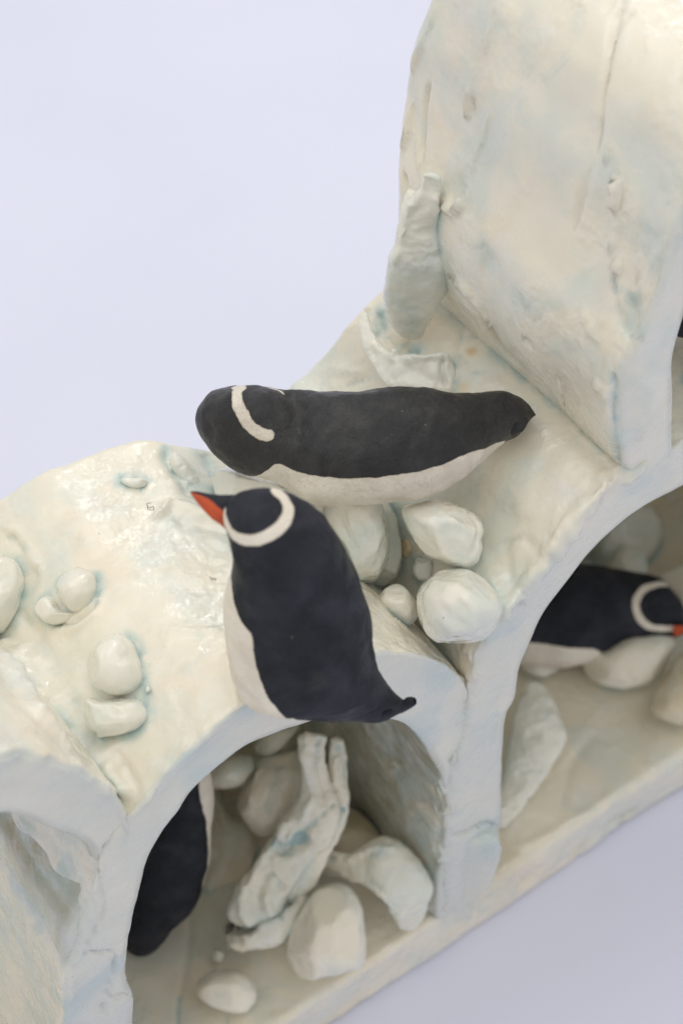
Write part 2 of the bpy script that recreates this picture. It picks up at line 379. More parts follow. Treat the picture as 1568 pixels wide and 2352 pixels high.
SL['arch_right'] = finish(slab([(1020, 2095, 1120, 2085), (1022, 2000, 1140, 1990), (1026, 1915, 1149, 1900), (1028, 1850, 1154, 1843), (1038, 1751, 1156, 1733), (1058, 1665, 1161, 1646), (1072, 1600, 1184, 1602),
    (1085, 1545, 1193, 1545), (1112, 1470, 1212, 1495), (1152, 1404, 1248, 1417), (1205, 1362, 1290, 1354), (1262, 1290, 1340, 1286), (1310, 1220, 1384, 1238), (1367, 1156, 1445, 1188), (1410, 1118, 1485, 1160),
    (1446, 1093, 1520, 1143), (1500, 1060, 1568, 1120), (1568, 1020, 1640, 1085), (1700, 955, 1740, 1090), (1850, 930, 1830, 1125), (2000, 970, 1920, 1185), (2100, 1080, 1990, 1290), (2160, 1280, 2030, 1430), (2180, 1480, 2040, 1580)], back=back3, y0=-0.04, n=400, no=140, Dfun=lambda O, D: np.where(O[:, 2] < 8.6, 4.9, np.where(O[:, 0] > 2.0, 5.3, D))),
    [([(1100, 1255), (1130, 1330), (1145, 1400)], 0.10, 0.06), ([(1150, 1250), (1205, 1235), (1250, 1270)], 0.035, -0.05), ([(1155, 1240), (1170, 1300), (1175, 1370)], 0.05, -0.04),
     ([(1200, 1340), (1240, 1290), (1290, 1230), (1340, 1160), (1400, 1120)], 0.10, 0.05), ([(1160, 1385), (1180, 1370), (1200, 1380)], 0.06, 0.08),
     ([(1130, 1130), (1180, 1150), (1230, 1180)], 0.15, 0.03), ([(1290, 960), (1350, 1020), (1430, 1085)], 0.03, 0.05), ([(1280, 965), (1340, 1035), (1420, 1095)], 0.03, -0.04, 0.3),
     ([(845, 712), (842, 735), (862, 775), (885, 803), (918, 818)], 0.06, 0.14), ([(870, 725), (880, 765), (905, 795), (950, 805)], 0.12, -0.12, 1.0), ([(855, 725), (880, 712)], 0.05, 0.05, 0.5),
     ([(1000, 740), (960, 770), (930, 800)], 0.16, -0.03, 0.0, 0.5), ([(1030, 710), (1060, 760), (1050, 810), (1090, 850), (1150, 870)], 0.04, -0.03, 0.7),
     ([(1078, 803), (1084, 806)], 0.06, 0.0, 0, 1.0), ([(700, 860), (750, 840), (830, 860)], 0.05, 0.04, 0.2), ([(790, 850), (840, 830)], 0.025, -0.03, 0, 0.3), ([(790, 885), (850, 868)], 0.03, -0.04, 0.5),
     ([(940, 880), (1000, 895), (1050, 890)], 0.18, -0.03, 0, 0.7), ([(1070, 1580), (1062, 1650), (1040, 1740)], 0.05, -0.03, 0.5), ([(1130, 1700), (1135, 1640)], 0.08, -0.02, 0.5),
     ([(1000, 1913), (1035, 1922), (1070, 1915), (1110, 1893), (1140, 1896)], 0.05, -0.12), ([(1130, 1440), (1180, 1440)], 0.1, 0.0, 0.3), ([(1480, 1110), (1560, 1070)], 0.2, 0, 0.5)], amp=0.05, rim=0.14, seed=9)
def barD(O, D): return np.where(O[:, 0] > 2.5, 5.6, D)
SL['barrel'] = finish(slab([(1460, 1132, 1558, 1118), (1447, 1098, 1556, 1085), (1412, 1010, 1551, 1009), (1408, 930, 1552, 920), (1432, 840, 1554, 833), (1466, 772, 1568, 767), (1498, 700, 1590, 700), (1518, 640, 1618, 640),
    (1542, 550, 1640, 555), (1580, 465, 1675, 475), (1630, 350, 1710, 380), (1720, 240, 1790, 290), (1850, 160, 1890, 225), (2000, 140, 2010, 215), (2150, 190, 2120, 265), (2280, 320, 2210, 370),
    (2350, 500, 2260, 520), (2360, 700, 2270, 710), (2340, 960, 2260, 960), (2325, 1250, 2250, 1250), (2300, 1520, 2230, 1520)], back=[(700, 900), (900, 640), (908, 560), (909, 450), (911.5, 330), (918, 250), (934, 150), (955, 75), (985, -10), (1030, -120), (1150, -300)],
    y0=-0.035, n=420, no=150, ni=40, r=0.15, Dmax=7.5, Dfun=barD),
    [([(1435, 0), (1415, 60), (1395, 160), (1380, 260), (1365, 370)], 0.035, -0.075), ([(1390, -5), (1410, 50), (1400, 130)], 0.02, -0.030), ([(1450, 30), (1410, 90)], 0.03, -0.045),
     ([(1360, 380), (1345, 420), (1330, 470), (1318, 530)], 0.05, -0.045, 0.1), ([(1082, 200), (1081, 240), (1079, 268)], 0.055, 0.075), ([(1092, 215), (1090, 260)], 0.03, -0.045, 0, 0.25),
     ([(1128, 60), (1122, 110), (1100, 90)], 0.03, 0.060), ([(1130, 250), (1115, 310), (1095, 360), (1085, 400)], 0.04, 0.045), ([(1072, 450), (1050, 480), (1030, 478), (1020, 455)], 0.05, 0.150),
     ([(1060, 410), (1050, 440), (1030, 440)], 0.12, -0.045), ([(990, 180), (978, 240), (975, 300), (970, 380)], 0.04, -0.075), ([(950, 240), (940, 290), (920, 350)], 0.05, 0.075, 0, 0.3),
     ([(960, 320), (965, 400)], 0.03, 0.060, 0, 0.3), ([(980, 70), (965, 110), (950, 160)], 0.05, 0.075), ([(1000, 20), (990, 60)], 0.04, 0.075, 0, 0.2), ([(928, 400), (935, 450)], 0.04, -0.075, 0.2),
     ([(1415, 408), (1414, 440), (1406, 480)], 0.05, 0.180), ([(1425, 430), (1415, 480)], 0.04, -0.060, 0, 0.15), ([(1408, 607), (1425, 615)], 0.05, 0.180), ([(1400, 580), (1398, 560)], 0.03, 0.075), ([(1390, 370), (1398, 350)], 0.03, 0.075),
     ([(1405, 640), (1408, 700), (1425, 750), (1450, 785), (1475, 775)], 0.06, -0.075, 0.6), ([(1440, 690), (1445, 740), (1455, 770)], 0.16, -0.075, 0.7),
     ([(1330, 700), (1355, 760), (1385, 790)], 0.03, 0.060), ([(1360, 740), (1390, 745)], 0.02, 0.045), ([(1195, 770), (1225, 795)], 0.035, -0.075, 0.6),
     ([(1110, 570), (1160, 660), (1210, 720)], 0.20, -0.030, 0.45), ([(1170, 620), (1190, 640)], 0.02, -0.045), ([(1030, 640), (1080, 700), (1110, 730), (1150, 800), (1200, 850)], 0.10, -0.150, 0.3, 0.6),
     ([(1050, 640), (1090, 690), (1115, 730), (1130, 750)], 0.07, 0.10), ([(1180, 800), (1250, 880), (1290, 930)], 0.10, -0.030, 0.2, 0.2), ([(1275, 860), (1285, 910), (1290, 940)], 0.025, -0.075),
     ([(1360, 880), (1385, 900), (1390, 920)], 0.04, 0.075), ([(1412, 850), (1408, 950), (1420, 1060)], 0.07, -0.075, 0.9), ([(1430, 860), (1490, 900), (1470, 1000)], 0.15, 0.045, 0.25), ([(1520, 560), (1480, 640), (1470, 700)], 0.05, 0.045),
     ([(1465, 590), (1460, 640)], 0.03, 0.045), ([(1540, 480), (1510, 560)], 0.3, 0.000, 0.45), ([(1450, 330), (1400, 420)], 0.35, 0.000, 0.3), ([(1250, 150), (1050, 160)], 0.35, 0.000, 0.28)], amp=0.032, rim=0.03, seed=13)
# flat base
def box_slab(x0, x1, ya, yb, z0, z1, nx, ny, nz, r=0.12):
    """rounded box as a dense grid skin"""
    V, F = [], []
    def face(o, a, b, na, nb):
        s = len(V)
        for j in range(nb+1):
            for i in range(na+1): V.append(np.array(o)+np.array(a)*i/na+np.array(b)*j/nb)
        for j in range(nb):
            for i in range(na): F.append((s+j*(na+1)+i, s+j*(na+1)+i+1, s+(j+1)*(na+1)+i+1, s+(j+1)*(na+1)+i))
    X, Yv, Z = x1-x0, yb-ya, z1-z0
    face((x0, ya, z1), (X, 0, 0), (0, Yv, 0), nx, ny); face((x0, ya, z0), (X, 0, 0), (0, 0, Z), nx, nz)
    face((x0, yb, z0), (0, 0, Z), (X, 0, 0), nz, nx); face((x0, ya, z0), (0, 0, Z), (0, Yv, 0), nz, ny)
    face((x1, ya, z0), (0, Yv, 0), (0, 0, Z), ny, nz); face((x0, ya, z0), (0, Yv, 0), (X, 0, 0), ny, nx)
    V = np.array(V); key = {}; mp = np.empty(len(V), int); out = []
    for i, v in enumerate(np.round(V, 4)):
        k = tuple(v)
        if k not in key: key[k] = len(out); out.append(V[i])
        mp[i] = key[k]
    V = np.array(out); F = [tuple(int(mp[a]) for a in f) for f in F]
    lo, hi = np.array([x0+r, ya+r, z0+r]), np.array([x1-r, yb-r, z1-r])
    c = np.clip(V, lo, hi); d = V-c; L = np.linalg.norm(d, axis=1)[:, None]; L[L == 0] = 1
    V = c+d/L*np.minimum(L, r)
    return V, F
bV, bF = box_slab(-13, 15, -0.02, 7.2, 0.0, 1.5, 420, 100, 22, 0.14)
bN = normals(bV, bF)
d = fbm(bV, 0.5, 3, 21)*0.05+fbm(bV, 2.2, 3, 3)*0.015
chip = np.clip(fbm(bV, 0.9, 4, 33)-0.25, 0, 1)*0.9*np.exp(-((bV[:, 2]-0.0)/0.6)**2)*(bV[:, 0] > 0.5)
bpool = np.zeros(len(bV))
b0 = make_bvh(bV, bF)
for pts, wd, ht, pl in [([(440, 2100), (430, 2200), (412, 2300), (410, 2352)], 0.05, -0.04, 0.9), ([(520, 2330), (522, 2352)], 0.04, -0.02, 0.8), ([(1270, 1900), (1275, 1940)], 0.05, -0.02, 0.5),
                        ([(1290, 1850), (1310, 1760), (1360, 1690)], 0.08, -0.03, 0.3), ([(1190, 1950), (1280, 1900), (1400, 1830)], 0.06, 0.03, 0.1)]:
    line = spline([cast(b0, *p) for p in pts], 12); dd, _ = seg_dist(bV, line); g = np.exp(-(dd/wd)**2); d += g*ht; bpool = np.maximum(bpool, g*pl)
bV = bV+bN*d[:, None]; bV[:, 1] += chip*bN[:, 1]*-1*0.6; bV[:, 2] = np.maximum(bV[:, 2], 0.0)
SL['base'] = dict(V=bV, F=bF, N=normals(bV, bF), pool=bpool, ochre=0.24+np.clip(fbm(bV, 0.4, 2, 8), 0, 1)*0.35, blue=0*bpool, inner=0*bpool, bvh=make_bvh(bV, bF))

# ------------------------------------------------------------------ lumps and lofts
import bmesh
_ico = {}
def ico(n):
    if n not in _ico:
        bm = bmesh.new(); bmesh.ops.create_icosphere(bm, subdivisions=n, radius=1)
        bm.verts.ensure_lookup_table()
        _ico[n] = (np.array([v.co[:] for v in bm.verts]), [tuple(v.index for v in f.verts) for f in bm.faces]); bm.free()
    return _ico[n]
def hitd(x, y, only=None):
    best = None
    for k, s in SL.items():
        if only and k not in only: continue
        h = cast(s['bvh'], x, y)
        if h is not None and (best is None or depth(h) < best): best = depth(h)
    return best
def blob(poly, dist, dep, facets=5, sub=5, seed=1, amp=0.03, sq=0.8, tilt=0.0):
    """A stone: outline poly as seen, at its own distance, dep = its half depth in cm."""
    P = np.array(poly, float)
    a2 = 0; cx = cy = 0
    for i in range(len(P)):
        x0, y0 = P[i-1]; x1, y1 = P[i]; cr = x0*y1-x1*y0; a2 += cr; cx += (x0+x1)*cr; cy += (y0+y1)*cr
    c = np.array([cx/(3*a2), cy/(3*a2)])
    Q = spline(P, 160, closed=True)
    ang = np.arctan2(-(Q[:, 1]-c[1]), Q[:, 0]-c[0]); rad = np.hypot(*(Q-c).T)*dist/FP
    o = np.argsort(ang); ang, rad = ang[o], rad[o]
    S, F = ico(sub)
    az = np.arctan2(S[:, 1], S[:, 0]); R0 = np.interp(az, ang, rad, period=2*math.pi)
    cr = np.hypot(S[:, 0], S[:, 1])
    prof = cr**sq; zz = np.sign(S[:, 2])*np.abs(S[:, 2])**0.9
    # blend outline toward round near the poles so the top is not creased
    rm = rad.mean(); Rb = R0*cr**0.5+(1-cr**0.5)*rm
    L = np.stack([np.cos(az)*Rb*prof, np.sin(az)*Rb*prof, zz*dep+tilt*np.cos(az)*Rb*prof], 1)
    rs = np.random.default_rng(int(seed*100)+7)
    for k in range(facets):                   # knife-cut facets on the faces we see
        n = rs.normal(size=3); n[2] = abs(n[2])*0.9+0.45; n /= np.linalg.norm(n)
        ext = (L@n).max(); h = ext*rs.uniform(0.80, 0.92); e = L@n-h
        L = L-np.where(e > 0, e*0.88, 0)[:, None]*n
    ctr = atD(c[0], c[1], dist)
    V = ctr+L[:, :1]*RT+L[:, 1:2]*UP-L[:, 2:]*FW
    N = normals(V, F)
    V = V+N*(fbm(V, 0.9, 2, seed)*amp+fbm(V, 3.0, 3, seed+4)*amp*0.45)[:, None]
    return V, F
def loft(st, dist, ratio=0.8, nu=160, nv=72, seed=1, amp=0.03, dep=None, sq=1.0, freq=1.0, cap=0.06):
    """st: (ax,ay,bx,by[,extra depth, ratio mult]) edge pairs as seen; body solid around its spine."""
    S = np.array([list(s)+[0, 1][len(s)-4:] if len(s) < 6 else s for s in st], float)
    rows = np.array([[s[0], s[1], s[2], s[3], s[4], s[5]] for s in S])
    mid = np.stack([(rows[:, 0]+rows[:, 2])/2, (rows[:, 1]+rows[:, 3])/2], 1)
    X = spline(np.hstack([mid, rows]), nu)[:, 2:] if False else None
    full = np.hstack([mid, np.zeros((len(mid), 1)), rows]); X = spline(full, nu)[:, 3:]
    A = np.array([atD(x[0], x[1], dist+x[4]) for x in X]); B = np.array([atD(x[2], x[3], dist+x[4]) for x in X])
    c = (A+B)/2; e1 = (B-A)/2; r1 = np.linalg.norm(e1, axis=1)
    T = np.gradient(c, axis=0); T /= np.linalg.norm(T, axis=1)[:, None]+1e-9
    for _ in range(6): T[1:-1] = (T[:-2]+T[1:-1]*2+T[2:])/4
    e1n = e1/(r1[:, None]+1e-9)
    e2 = np.cross(T, e1n); e2 /= np.linalg.norm(e2, axis=1)[:, None]+1e-9
    sg = np.sign(-(e2@FW)); sg[sg == 0] = 1; e2 *= sg[:, None]
    # round the ends off
    u = np.linspace(0, 1, nu); en = np.minimum(u, 1-u)
    rnd = np.sqrt(np.clip(1-(1-np.clip(en/cap, 0, 1))**2, 0.0004, 1)) if cap > 0 else np.ones(nu)
    al = np.linspace(0, 2*math.pi, nv, endpoint=False)
    ca, sa = np.cos(al), np.sin(al)
    ca, sa = np.sign(ca)*np.abs(ca)**sq, np.sign(sa)*np.abs(sa)**sq
    r2 = r1*ratio*X[:, 5]*rnd
    V = c[:, None]+e1[:, None]*(ca[None, :, None]*rnd[:, None, None])+e2[:, None]*(sa[None, :]*r2[:, None])[..., None]
    V = V.reshape(-1, 3)
    F = [(i*nv+j, (i+1)*nv+j, (i+1)*nv+(j+1) % nv, i*nv+(j+1) % nv) for i in range(nu-1) for j in range(nv)]
    F.append(tuple(range(nv-1, -1, -1))); F.append(tuple((nu-1)*nv+j for j in range(nv)))
    N = normals(V, F)
    if ((V-np.repeat(c, nv, 0))*N).sum() < 0: F = [f[::-1] for f in F]; N = -N
    fade = np.repeat(np.clip(en/0.03, 0, 1), nv)
    V = V+N*(fade*(fbm(V, freq, 2, seed)*amp+fbm(V, freq*3.2, 3, seed+4)*amp*0.4))[:, None]
    return V, F, dict(X=X, al=al, r1=r1, nu=nu, nv=nv, c=c)

THINGS = []      # glazed stones, finished after all are placed
def stone(name, label, cat, V, F, mat=None, group=None, blue=0.0, pool=0.0, cuts=()):
    N = normals(V, F); b0 = make_bvh(V, F); dsp = fbm(V, 5.5, 3, len(THINGS))*0.007; vein = np.zeros(len(V))
    pits = fbm(V, 2.6, 3, len(THINGS)+40); dsp -= np.clip(pits-0.35, 0, 1)*0.05
    for c in cuts:
        hit = [cast(b0, *p) for p in c[0]]; hit = [h for h in hit if h is not None]
        if len(hit) < 2: continue
        d, fr = seg_dist(V+0.03*np.stack([fbm(V, 4, 2, q) for q in (1, 2, 3)], 1), spline(hit, len(hit)*4))
        g = np.exp(-(d/c[1])**2); dsp += g*c[2]
        if len(c) > 3: vein = np.maximum(vein, c[3]*np.exp(-(d/(c[1]*1.3))**2))
    V = V+N*dsp[:, None]
    THINGS.append(dict(name=name, label=label, cat=cat, V=V, F=F, N=normals(V, F), mat=mat or STONE, group=group, blue=blue, p0=pool, vein=vein,
                       bvh=make_bvh(V, F)))

def dd(x, y, off=0.0, only=None):
    h = hitd(x, y, only); return (h if h is not None else 24.0)-off
def st_blob(label, poly, dist, dep, name='boulder', cat='boulder', group=None, blue=0.0, pool=0.0, mat=None, cuts=(), **k):
    V, F = blob(poly, dist, dep, **k); stone(name, label, cat, V, F, mat, group, blue, pool, cuts)
def st_loft(label, st, dist, name='shard', cat='shard', group=None, blue=0.0, pool=0.0, mat=None, cuts=(), **k):
    V, F, _ = loft(st, dist, **k); stone(name, label, cat, V, F, mat, group, blue, pool, cuts)

# --- stones in the gap between the two right-hand arches
G1 = "glazed boulders wedged in the gap behind the standing penguin"
st_blob("long flat white boulder wedged under the belly of the lying penguin", [(730, 1100), (729, 1166), (781, 1248), (814, 1325), (833, 1349), (857, 1344), (879, 1314), (893, 1281), (897, 1240), (890, 1199), (875, 1150), (840, 1090)], 23.75, 0.75, group=G1, seed=1, facets=6, pool=0.08, cuts=[([(800, 1180), (830, 1240), (835, 1310)], .05, .04), ([(770, 1170), (800, 1230)], .03, -.03, .2), ([(885, 1180), (880, 1240), (860, 1300)], .04, -.03, .3)])
st_blob("teal edged boulder half hidden behind the long flat boulder", [(850, 1140), (885, 1150), (909, 1190), (919, 1240), (921, 1285), (908, 1325), (880, 1347), (850, 1330), (840, 1240)], 24.3, 0.55, group=G1, seed=2, pool=0.35, cuts=[([(890, 1300), (915, 1320)], .15, 0, 1.2)])
st_blob("rounded white boulder with a chipped right rim just below the lying penguin", [(926, 1166), (931, 1204), (951, 1243), (978, 1276), (1022, 1298), (1066, 1308), (1085, 1300), (1099, 1287), (1107, 1262), (1104, 1240), (1111, 1216), (1104, 1192), (1082, 1171), (1038, 1153), (978, 1148)], 23.2, 0.62, group=G1, seed=13, facets=4, amp=0.03, pool=0.1, cuts=[([(1050, 1160), (1085, 1185), (1100, 1220), (1085, 1270)], .04, -.04), ([(1040, 1190), (1065, 1215), (1070, 1250)], .05, .035), ([(990, 1190), (1020, 1215)], .2, 0, .4)])
st_blob("largest round white boulder sitting on the rim of the right arch", [(960, 1369), (978, 1336), (1011, 1310), (1060, 1306), (1104, 1328), (1140, 1365), (1151, 1396), (1134, 1440), (1100, 1475), (1049, 1482), (1000, 1476), (966, 1440)], 22.75, 0.72, group=G1, seed=14, facets=5, pool=0.08, cuts=[([(975, 1350), (968, 1400), (985, 1440)], .05, -.035, .3), ([(1060, 1370), (1085, 1400), (1085, 1450)], .04, .03), ([(1090, 1350), (1120, 1380)], .03, .03)])
st_blob("small egg shaped white stone left of the largest round boulder", [(871, 1380), (883, 1352), (911, 1339), (936, 1354), (959, 1391), (957, 1418), (934, 1436), (903, 1418)], 23.5, 0.36, group=G1, seed=5, facets=2, sub=4)
st_blob("tiny pale green stone deep between the round boulders", [(948, 1325), (944, 1300), (958, 1278), (985, 1275), (1006, 1300), (995, 1330), (965, 1338)], 24.1, 0.3, name='pebble', cat='pebble', seed=6, sub=4, pool=0.5)
st_blob("small amber pebble low between the flat boulder and the chipped boulder", [(922, 1245), (932, 1232), (948, 1246), (955, 1268), (940, 1282), (926, 1275)], 24.35, 0.2, name='pebble', cat='pebble', seed=7, sub=4)
THINGS[-1]['och'] = 0.9
st_blob("pale block under the head of the lying penguin", [(490, 1092), (497, 1078), (520, 1070), (600, 1098), (700, 1120), (745, 1160), (720, 1210), (640, 1215), (550, 1190), (500, 1150)], 23.4, 0.55, name='block', cat='block', seed=8, facets=6, sq=0.6, pool=0.2)
# --- stones on the broad left slab
st_blob("egg shaped white pebble standing over a half pebble on the left slab", [(200, 1530), (212, 1492), (238, 1465), (270, 1454), (302, 1472), (322, 1508), (334, 1545), (330, 1573), (308, 1590), (273, 1599), (240, 1590), (213, 1569)], dd(270, 1530, 0.12), 0.42, name='pebble', cat='pebble', seed=21, facets=1, amp=0.02)
st_blob("half round pebble with flat top just below the egg shaped pebble", [(198, 1612), (201, 1604), (241, 1607), (306, 1604), (332, 1617), (345, 1641), (334, 1662), (299, 1681), (257, 1689), (228, 1692), (226, 1680), (205, 1668), (199, 1640)], dd(270, 1650, 0.10), 0.38, name='pebble', cat='pebble', seed=22, facets=3)
st_blob("round pale green pebble nested above a crescent pebble", [(130, 1350), (141, 1325), (175, 1308), (213, 1318), (227, 1350), (215, 1382), (181, 1404), (150, 1392)], dd(180, 1360, 0.0), 0.32, name='pebble', cat='pebble', seed=23, facets=2, pool=0.12, sub=4)
st_blob("crescent shaped white pebble at lower left of the round pale green pebble", [(80, 1402), (90, 1375), (108, 1365), (125, 1376), (135, 1393), (155, 1404), (182, 1402), (176, 1418), (150, 1432), (128, 1437), (98, 1426)], dd(125, 1400, 0.05), 0.24, name='pebble', cat='pebble', seed=24, facets=2, sub=4)
st_blob("tiny flat white lump alone near the top of the left slab", [(274, 1106), (283, 1095), (309, 1096), (332, 1098), (342, 1110), (330, 1120), (302, 1123), (284, 1116)], dd(308, 1110, 0.0), 0.14, name='pebble', cat='pebble', seed=25, facets=2, sub=4)
st_blob("smallest crumb of clay touching the right side of the egg shaped pebble", [(334, 1580), (343, 1574), (349, 1586), (341, 1593), (333, 1590)], dd(341, 1584, 0.02), 0.08, name='clay_crumb', cat='crumb', seed=26, sub=3, facets=1)
st_blob("smooth pale green boulder cut by the left edge above the arch", [(-60, 1300), (0, 1283), (28, 1290), (47, 1318), (51, 1350), (42, 1400), (20, 1440), (0, 1455), (-50, 1450), (-85, 1380)], dd(20, 1370, 0.1), 0.5, seed=27, facets=2, pool=0.1)
st_blob("long low white lump at the left edge above the left arch", [(-80, 1540), (0, 1550), (30, 1570), (60, 1600), (71, 1625), (55, 1640), (30, 1628), (-20, 1600), (-80, 1590)], 21.7, 0.3, seed=28, facets=2)
st_loft("slim raised white sliver on the slab below the lying penguin's head", [(386, 1056, 400, 1036), (395, 1078, 425, 1056), (418, 1106, 452, 1088), (442, 1130, 470, 1118)], dd(425, 1088, 0.0), seed=29, ratio=0.8, nu=60, nv=40, name='sliver', cat='sliver', pool=0.1)
# --- up by the tall arch
bd = lambda x, y, o: dd(x, y, o, ('barrel', 'arch_right'))-24.0
ta, tb = bd(985, 400, .45), 0.55
sh = [(972, 396, 1008, 397), (964, 404, 1016, 408), (962, 428, 1013, 440), (938, 455, 1009, 470), (916, 495, 1008, 500), (905, 535, 1012, 530), (896, 575, 1024, 572), (887, 627, 1033, 620),
      (885, 665, 1024, 658), (888, 705, 1002, 705), (902, 745, 981, 745), (925, 770, 965, 770), (940, 780, 950, 780)]

sh = [(*q, ta+(tb-ta)*((q[1]-396)/384.0)) for q in sh]
st_loft("tall upright white shard leaning against the big right arch", sh, 24.0, seed=31, ratio=0.5, amp=0.06, cap=0.03, sq=0.75, freq=0.9, name='ice_shard', cat='shard',
    cuts=[([(940, 470), (925, 540), (905, 600)], 0.06, 0.05), ([(985, 420), (975, 460), (940, 500), (915, 560)], 0.10, -0.04, .1), ([(950, 760), (935, 720), (905, 690)], 0.15, 0, .6), ([(1000, 460), (1012, 520), (1030, 610)], 0.05, 0.04)])
st_loft("short broken spike joined to the left of the tall upright shard", [(938, 427, 950, 428, -.05), (926, 440, 962, 444, 0), (918, 480, 955, 490, .05), (912, 520, 935, 530, .1), (914, 545, 922, 548, .12)], 24.0+ta+(tb-ta)*.2+.12, seed=33, ratio=0.7, amp=0.03, cap=0.02, name='ice_spike', cat='spike')
ld = dd(960, 850, 0.28)-24
st_loft("jagged curved ledge of torn glazed clay just above the lying penguin's back", [(836, 706, 828, 722, .55), (846, 738, 826, 752, .5), (862, 778, 840, 800, .4), (888, 803, 862, 848, .28), (920, 821, 895, 892, .1), (965, 815, 955, 908, .02), (1010, 814, 1008, 912, 0), (1034, 826, 1038, 905, .0), (1041, 850, 1046, 892, .02)],
    24+ld, seed=32, ratio=0.38, amp=0.05, sq=0.55, cap=0.01, name='clay_ledge', cat='ledge', pool=0.1, nu=200, nv=100, cuts=[([(905, 818), (960, 822), (1020, 820)], .05, .06), ([(940, 850), (980, 870)], .12, -.05, .3), ([(1015, 830), (1022, 880)], .04, -.07), ([(860, 790), (900, 825)], .06, .04)])
THINGS[-1]['och'] = 0.12
# --- under the middle arch
G2 = "glazed stones heaped under the middle arch"
tw = dict(mat=GLAZE, pool=0.22, group=G2)
st_loft("upright twisted white shard tallest in the heap under the middle arch", [(698, 1682, 742, 1684, -.7), (688, 1694, 752, 1694, -.7), (688, 1740, 752, 1742, -.6), (694, 1790, 760, 1795, -.4), (688, 1835, 778, 1856, -.3), (650, 1880, 764, 1922, -.15), (612, 1930, 722, 1972, 0),
    (582, 1980, 684, 2018, .1), (552, 2020, 662, 2056, .2), (530, 2065, 645, 2092, .3), (526, 2097, 632, 2122, .4), (548, 2125, 600, 2130, .45)], 27.9, seed=41, ratio=0.55, amp=0.06, sq=0.7, freq=1.1, nu=260, nv=110, cap=0.02,
    cuts=[([(735, 1700), (722, 1760), (735, 1810), (745, 1850)], .05, -.03, .6), ([(765, 1850), (730, 1880), (680, 1930), (640, 1975)], .05, -.03, .8), ([(705, 1690), (700, 1750), (715, 1830), (690, 1880)], .07, .06), ([(625, 1925), (640, 1955), (675, 1945), (690, 1925)], .12, -.10, 1.2),
          ([(650, 2040), (620, 2010), (600, 2040), (590, 2080)], .06, -.05, .6), ([(560, 2040), (555, 2090), (575, 2120)], .08, .07), ([(610, 2060), (620, 2100)], .07, .06), ([(660, 1890), (610, 1960), (575, 2030)], .07, .06)], **tw)
st_loft("narrow green streaked shard twined along the right of the tall twisted shard", [(756, 1692, 790, 1694, -.6), (752, 1720, 798, 1722, -.55), (750, 1780, 800, 1785, -.4), (752, 1835, 800, 1848, -.3), (735, 1880, 792, 1896, -.15), (702, 1930, 764, 1956, -.05), (670, 1985, 732, 2014, .05),
    (650, 2045, 690, 2065, .2), (632, 2095, 668, 2108, .35)], 28.1, seed=42, ratio=0.8, amp=0.05, sq=0.7, nu=220, nv=90, cap=0.02,
    cuts=[([(765, 1710), (790, 1740), (795, 1800)], .07, -.03, 1.0), ([(750, 1868), (790, 1862)], .04, -.06, 1.3), ([(770, 1740), (768, 1800)], .05, .05), ([(720, 1940), (690, 2000), (665, 2060)], .06, .06)], **tw)
st_blob("jagged white chunk under the foot of the twisted shard", [(500, 2128), (515, 2104), (545, 2118), (600, 2120), (650, 2085), (700, 2030), (738, 2012), (735, 2045), (705, 2095), (660, 2150), (600, 2172), (560, 2182), (546, 2199), (520, 2178)], 28.5, 0.55, seed=43, facets=6, amp=0.07, group=G2, mat=GLAZE, pool=0.1, cuts=[([(540, 2130), (550, 2160), (548, 2190)], .06, -.08, .2), ([(600, 2130), (650, 2110), (700, 2060)], .08, .07), ([(520, 2140), (535, 2170)], .06, .06)])
st_blob("broad leaning boulder behind the twisted shard", [(546, 1845), (558, 1795), (590, 1750), (650, 1733), (705, 1735), (712, 1830), (660, 1890), (606, 1922), (566, 1890)], 29.0, 0.7, seed=44, facets=4, group=G2, mat=GLAZE, pool=0.1, cuts=[([(640, 1760), (625, 1830), (610, 1880)], .08, -.05, .5), ([(600, 1770), (575, 1840)], .07, .05)])
st_blob("small round stone against the slab edge at upper left of the heap", [(470, 1800), (490, 1760), (530, 1738), (575, 1738), (584, 1765), (562, 1797), (525, 1806)], 28.8, 0.5, seed=45, facets=2, group=G2, mat=GLAZE, sub=4)
st_blob("wedge shaped stone highest at the back of the middle arch", [(582, 1722), (600, 1690), (660, 1650), (690, 1665), (655, 1712), (616, 1744)], 29.4, 0.5, seed=46, facets=2, group=G2, mat=GLAZE, sub=4)
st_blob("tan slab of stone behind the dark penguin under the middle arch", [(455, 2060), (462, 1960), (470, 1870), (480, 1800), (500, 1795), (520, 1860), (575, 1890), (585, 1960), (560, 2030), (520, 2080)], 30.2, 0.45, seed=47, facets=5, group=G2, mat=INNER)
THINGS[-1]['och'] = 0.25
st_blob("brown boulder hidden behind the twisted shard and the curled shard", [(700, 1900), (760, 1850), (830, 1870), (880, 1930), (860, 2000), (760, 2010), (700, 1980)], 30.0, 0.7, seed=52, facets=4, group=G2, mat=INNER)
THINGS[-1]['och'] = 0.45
st_loft("curled white shard arched like a shell beside the right pier", [(722, 1958, 738, 1990, .1), (750, 1944, 768, 2002, .1), (800, 1958, 800, 2022, 0), (850, 1938, 832, 2036, -.1), (905, 1930, 866, 2056, -.2), (955, 1972, 888, 2080, -.15), (990, 2032, 902, 2100, 0), (984, 2090, 908, 2116, .2), (960, 2125, 916, 2128, .3), (940, 2139, 926, 2137, .35)],
    28.6, seed=48, ratio=0.35, amp=0.07, sq=0.7, cap=0.02, group=G2, mat=GLAZE, pool=0.12, cuts=[([(800, 1975), (850, 1950), (900, 1950)], .06, .05), ([(760, 1970), (740, 1960)], .06, -.04, .5), ([(870, 1960), (830, 1990), (800, 2000)], .12, 0, .6), ([(905, 2100), (885, 2060), (850, 2030)], .09, -.04, .5)])
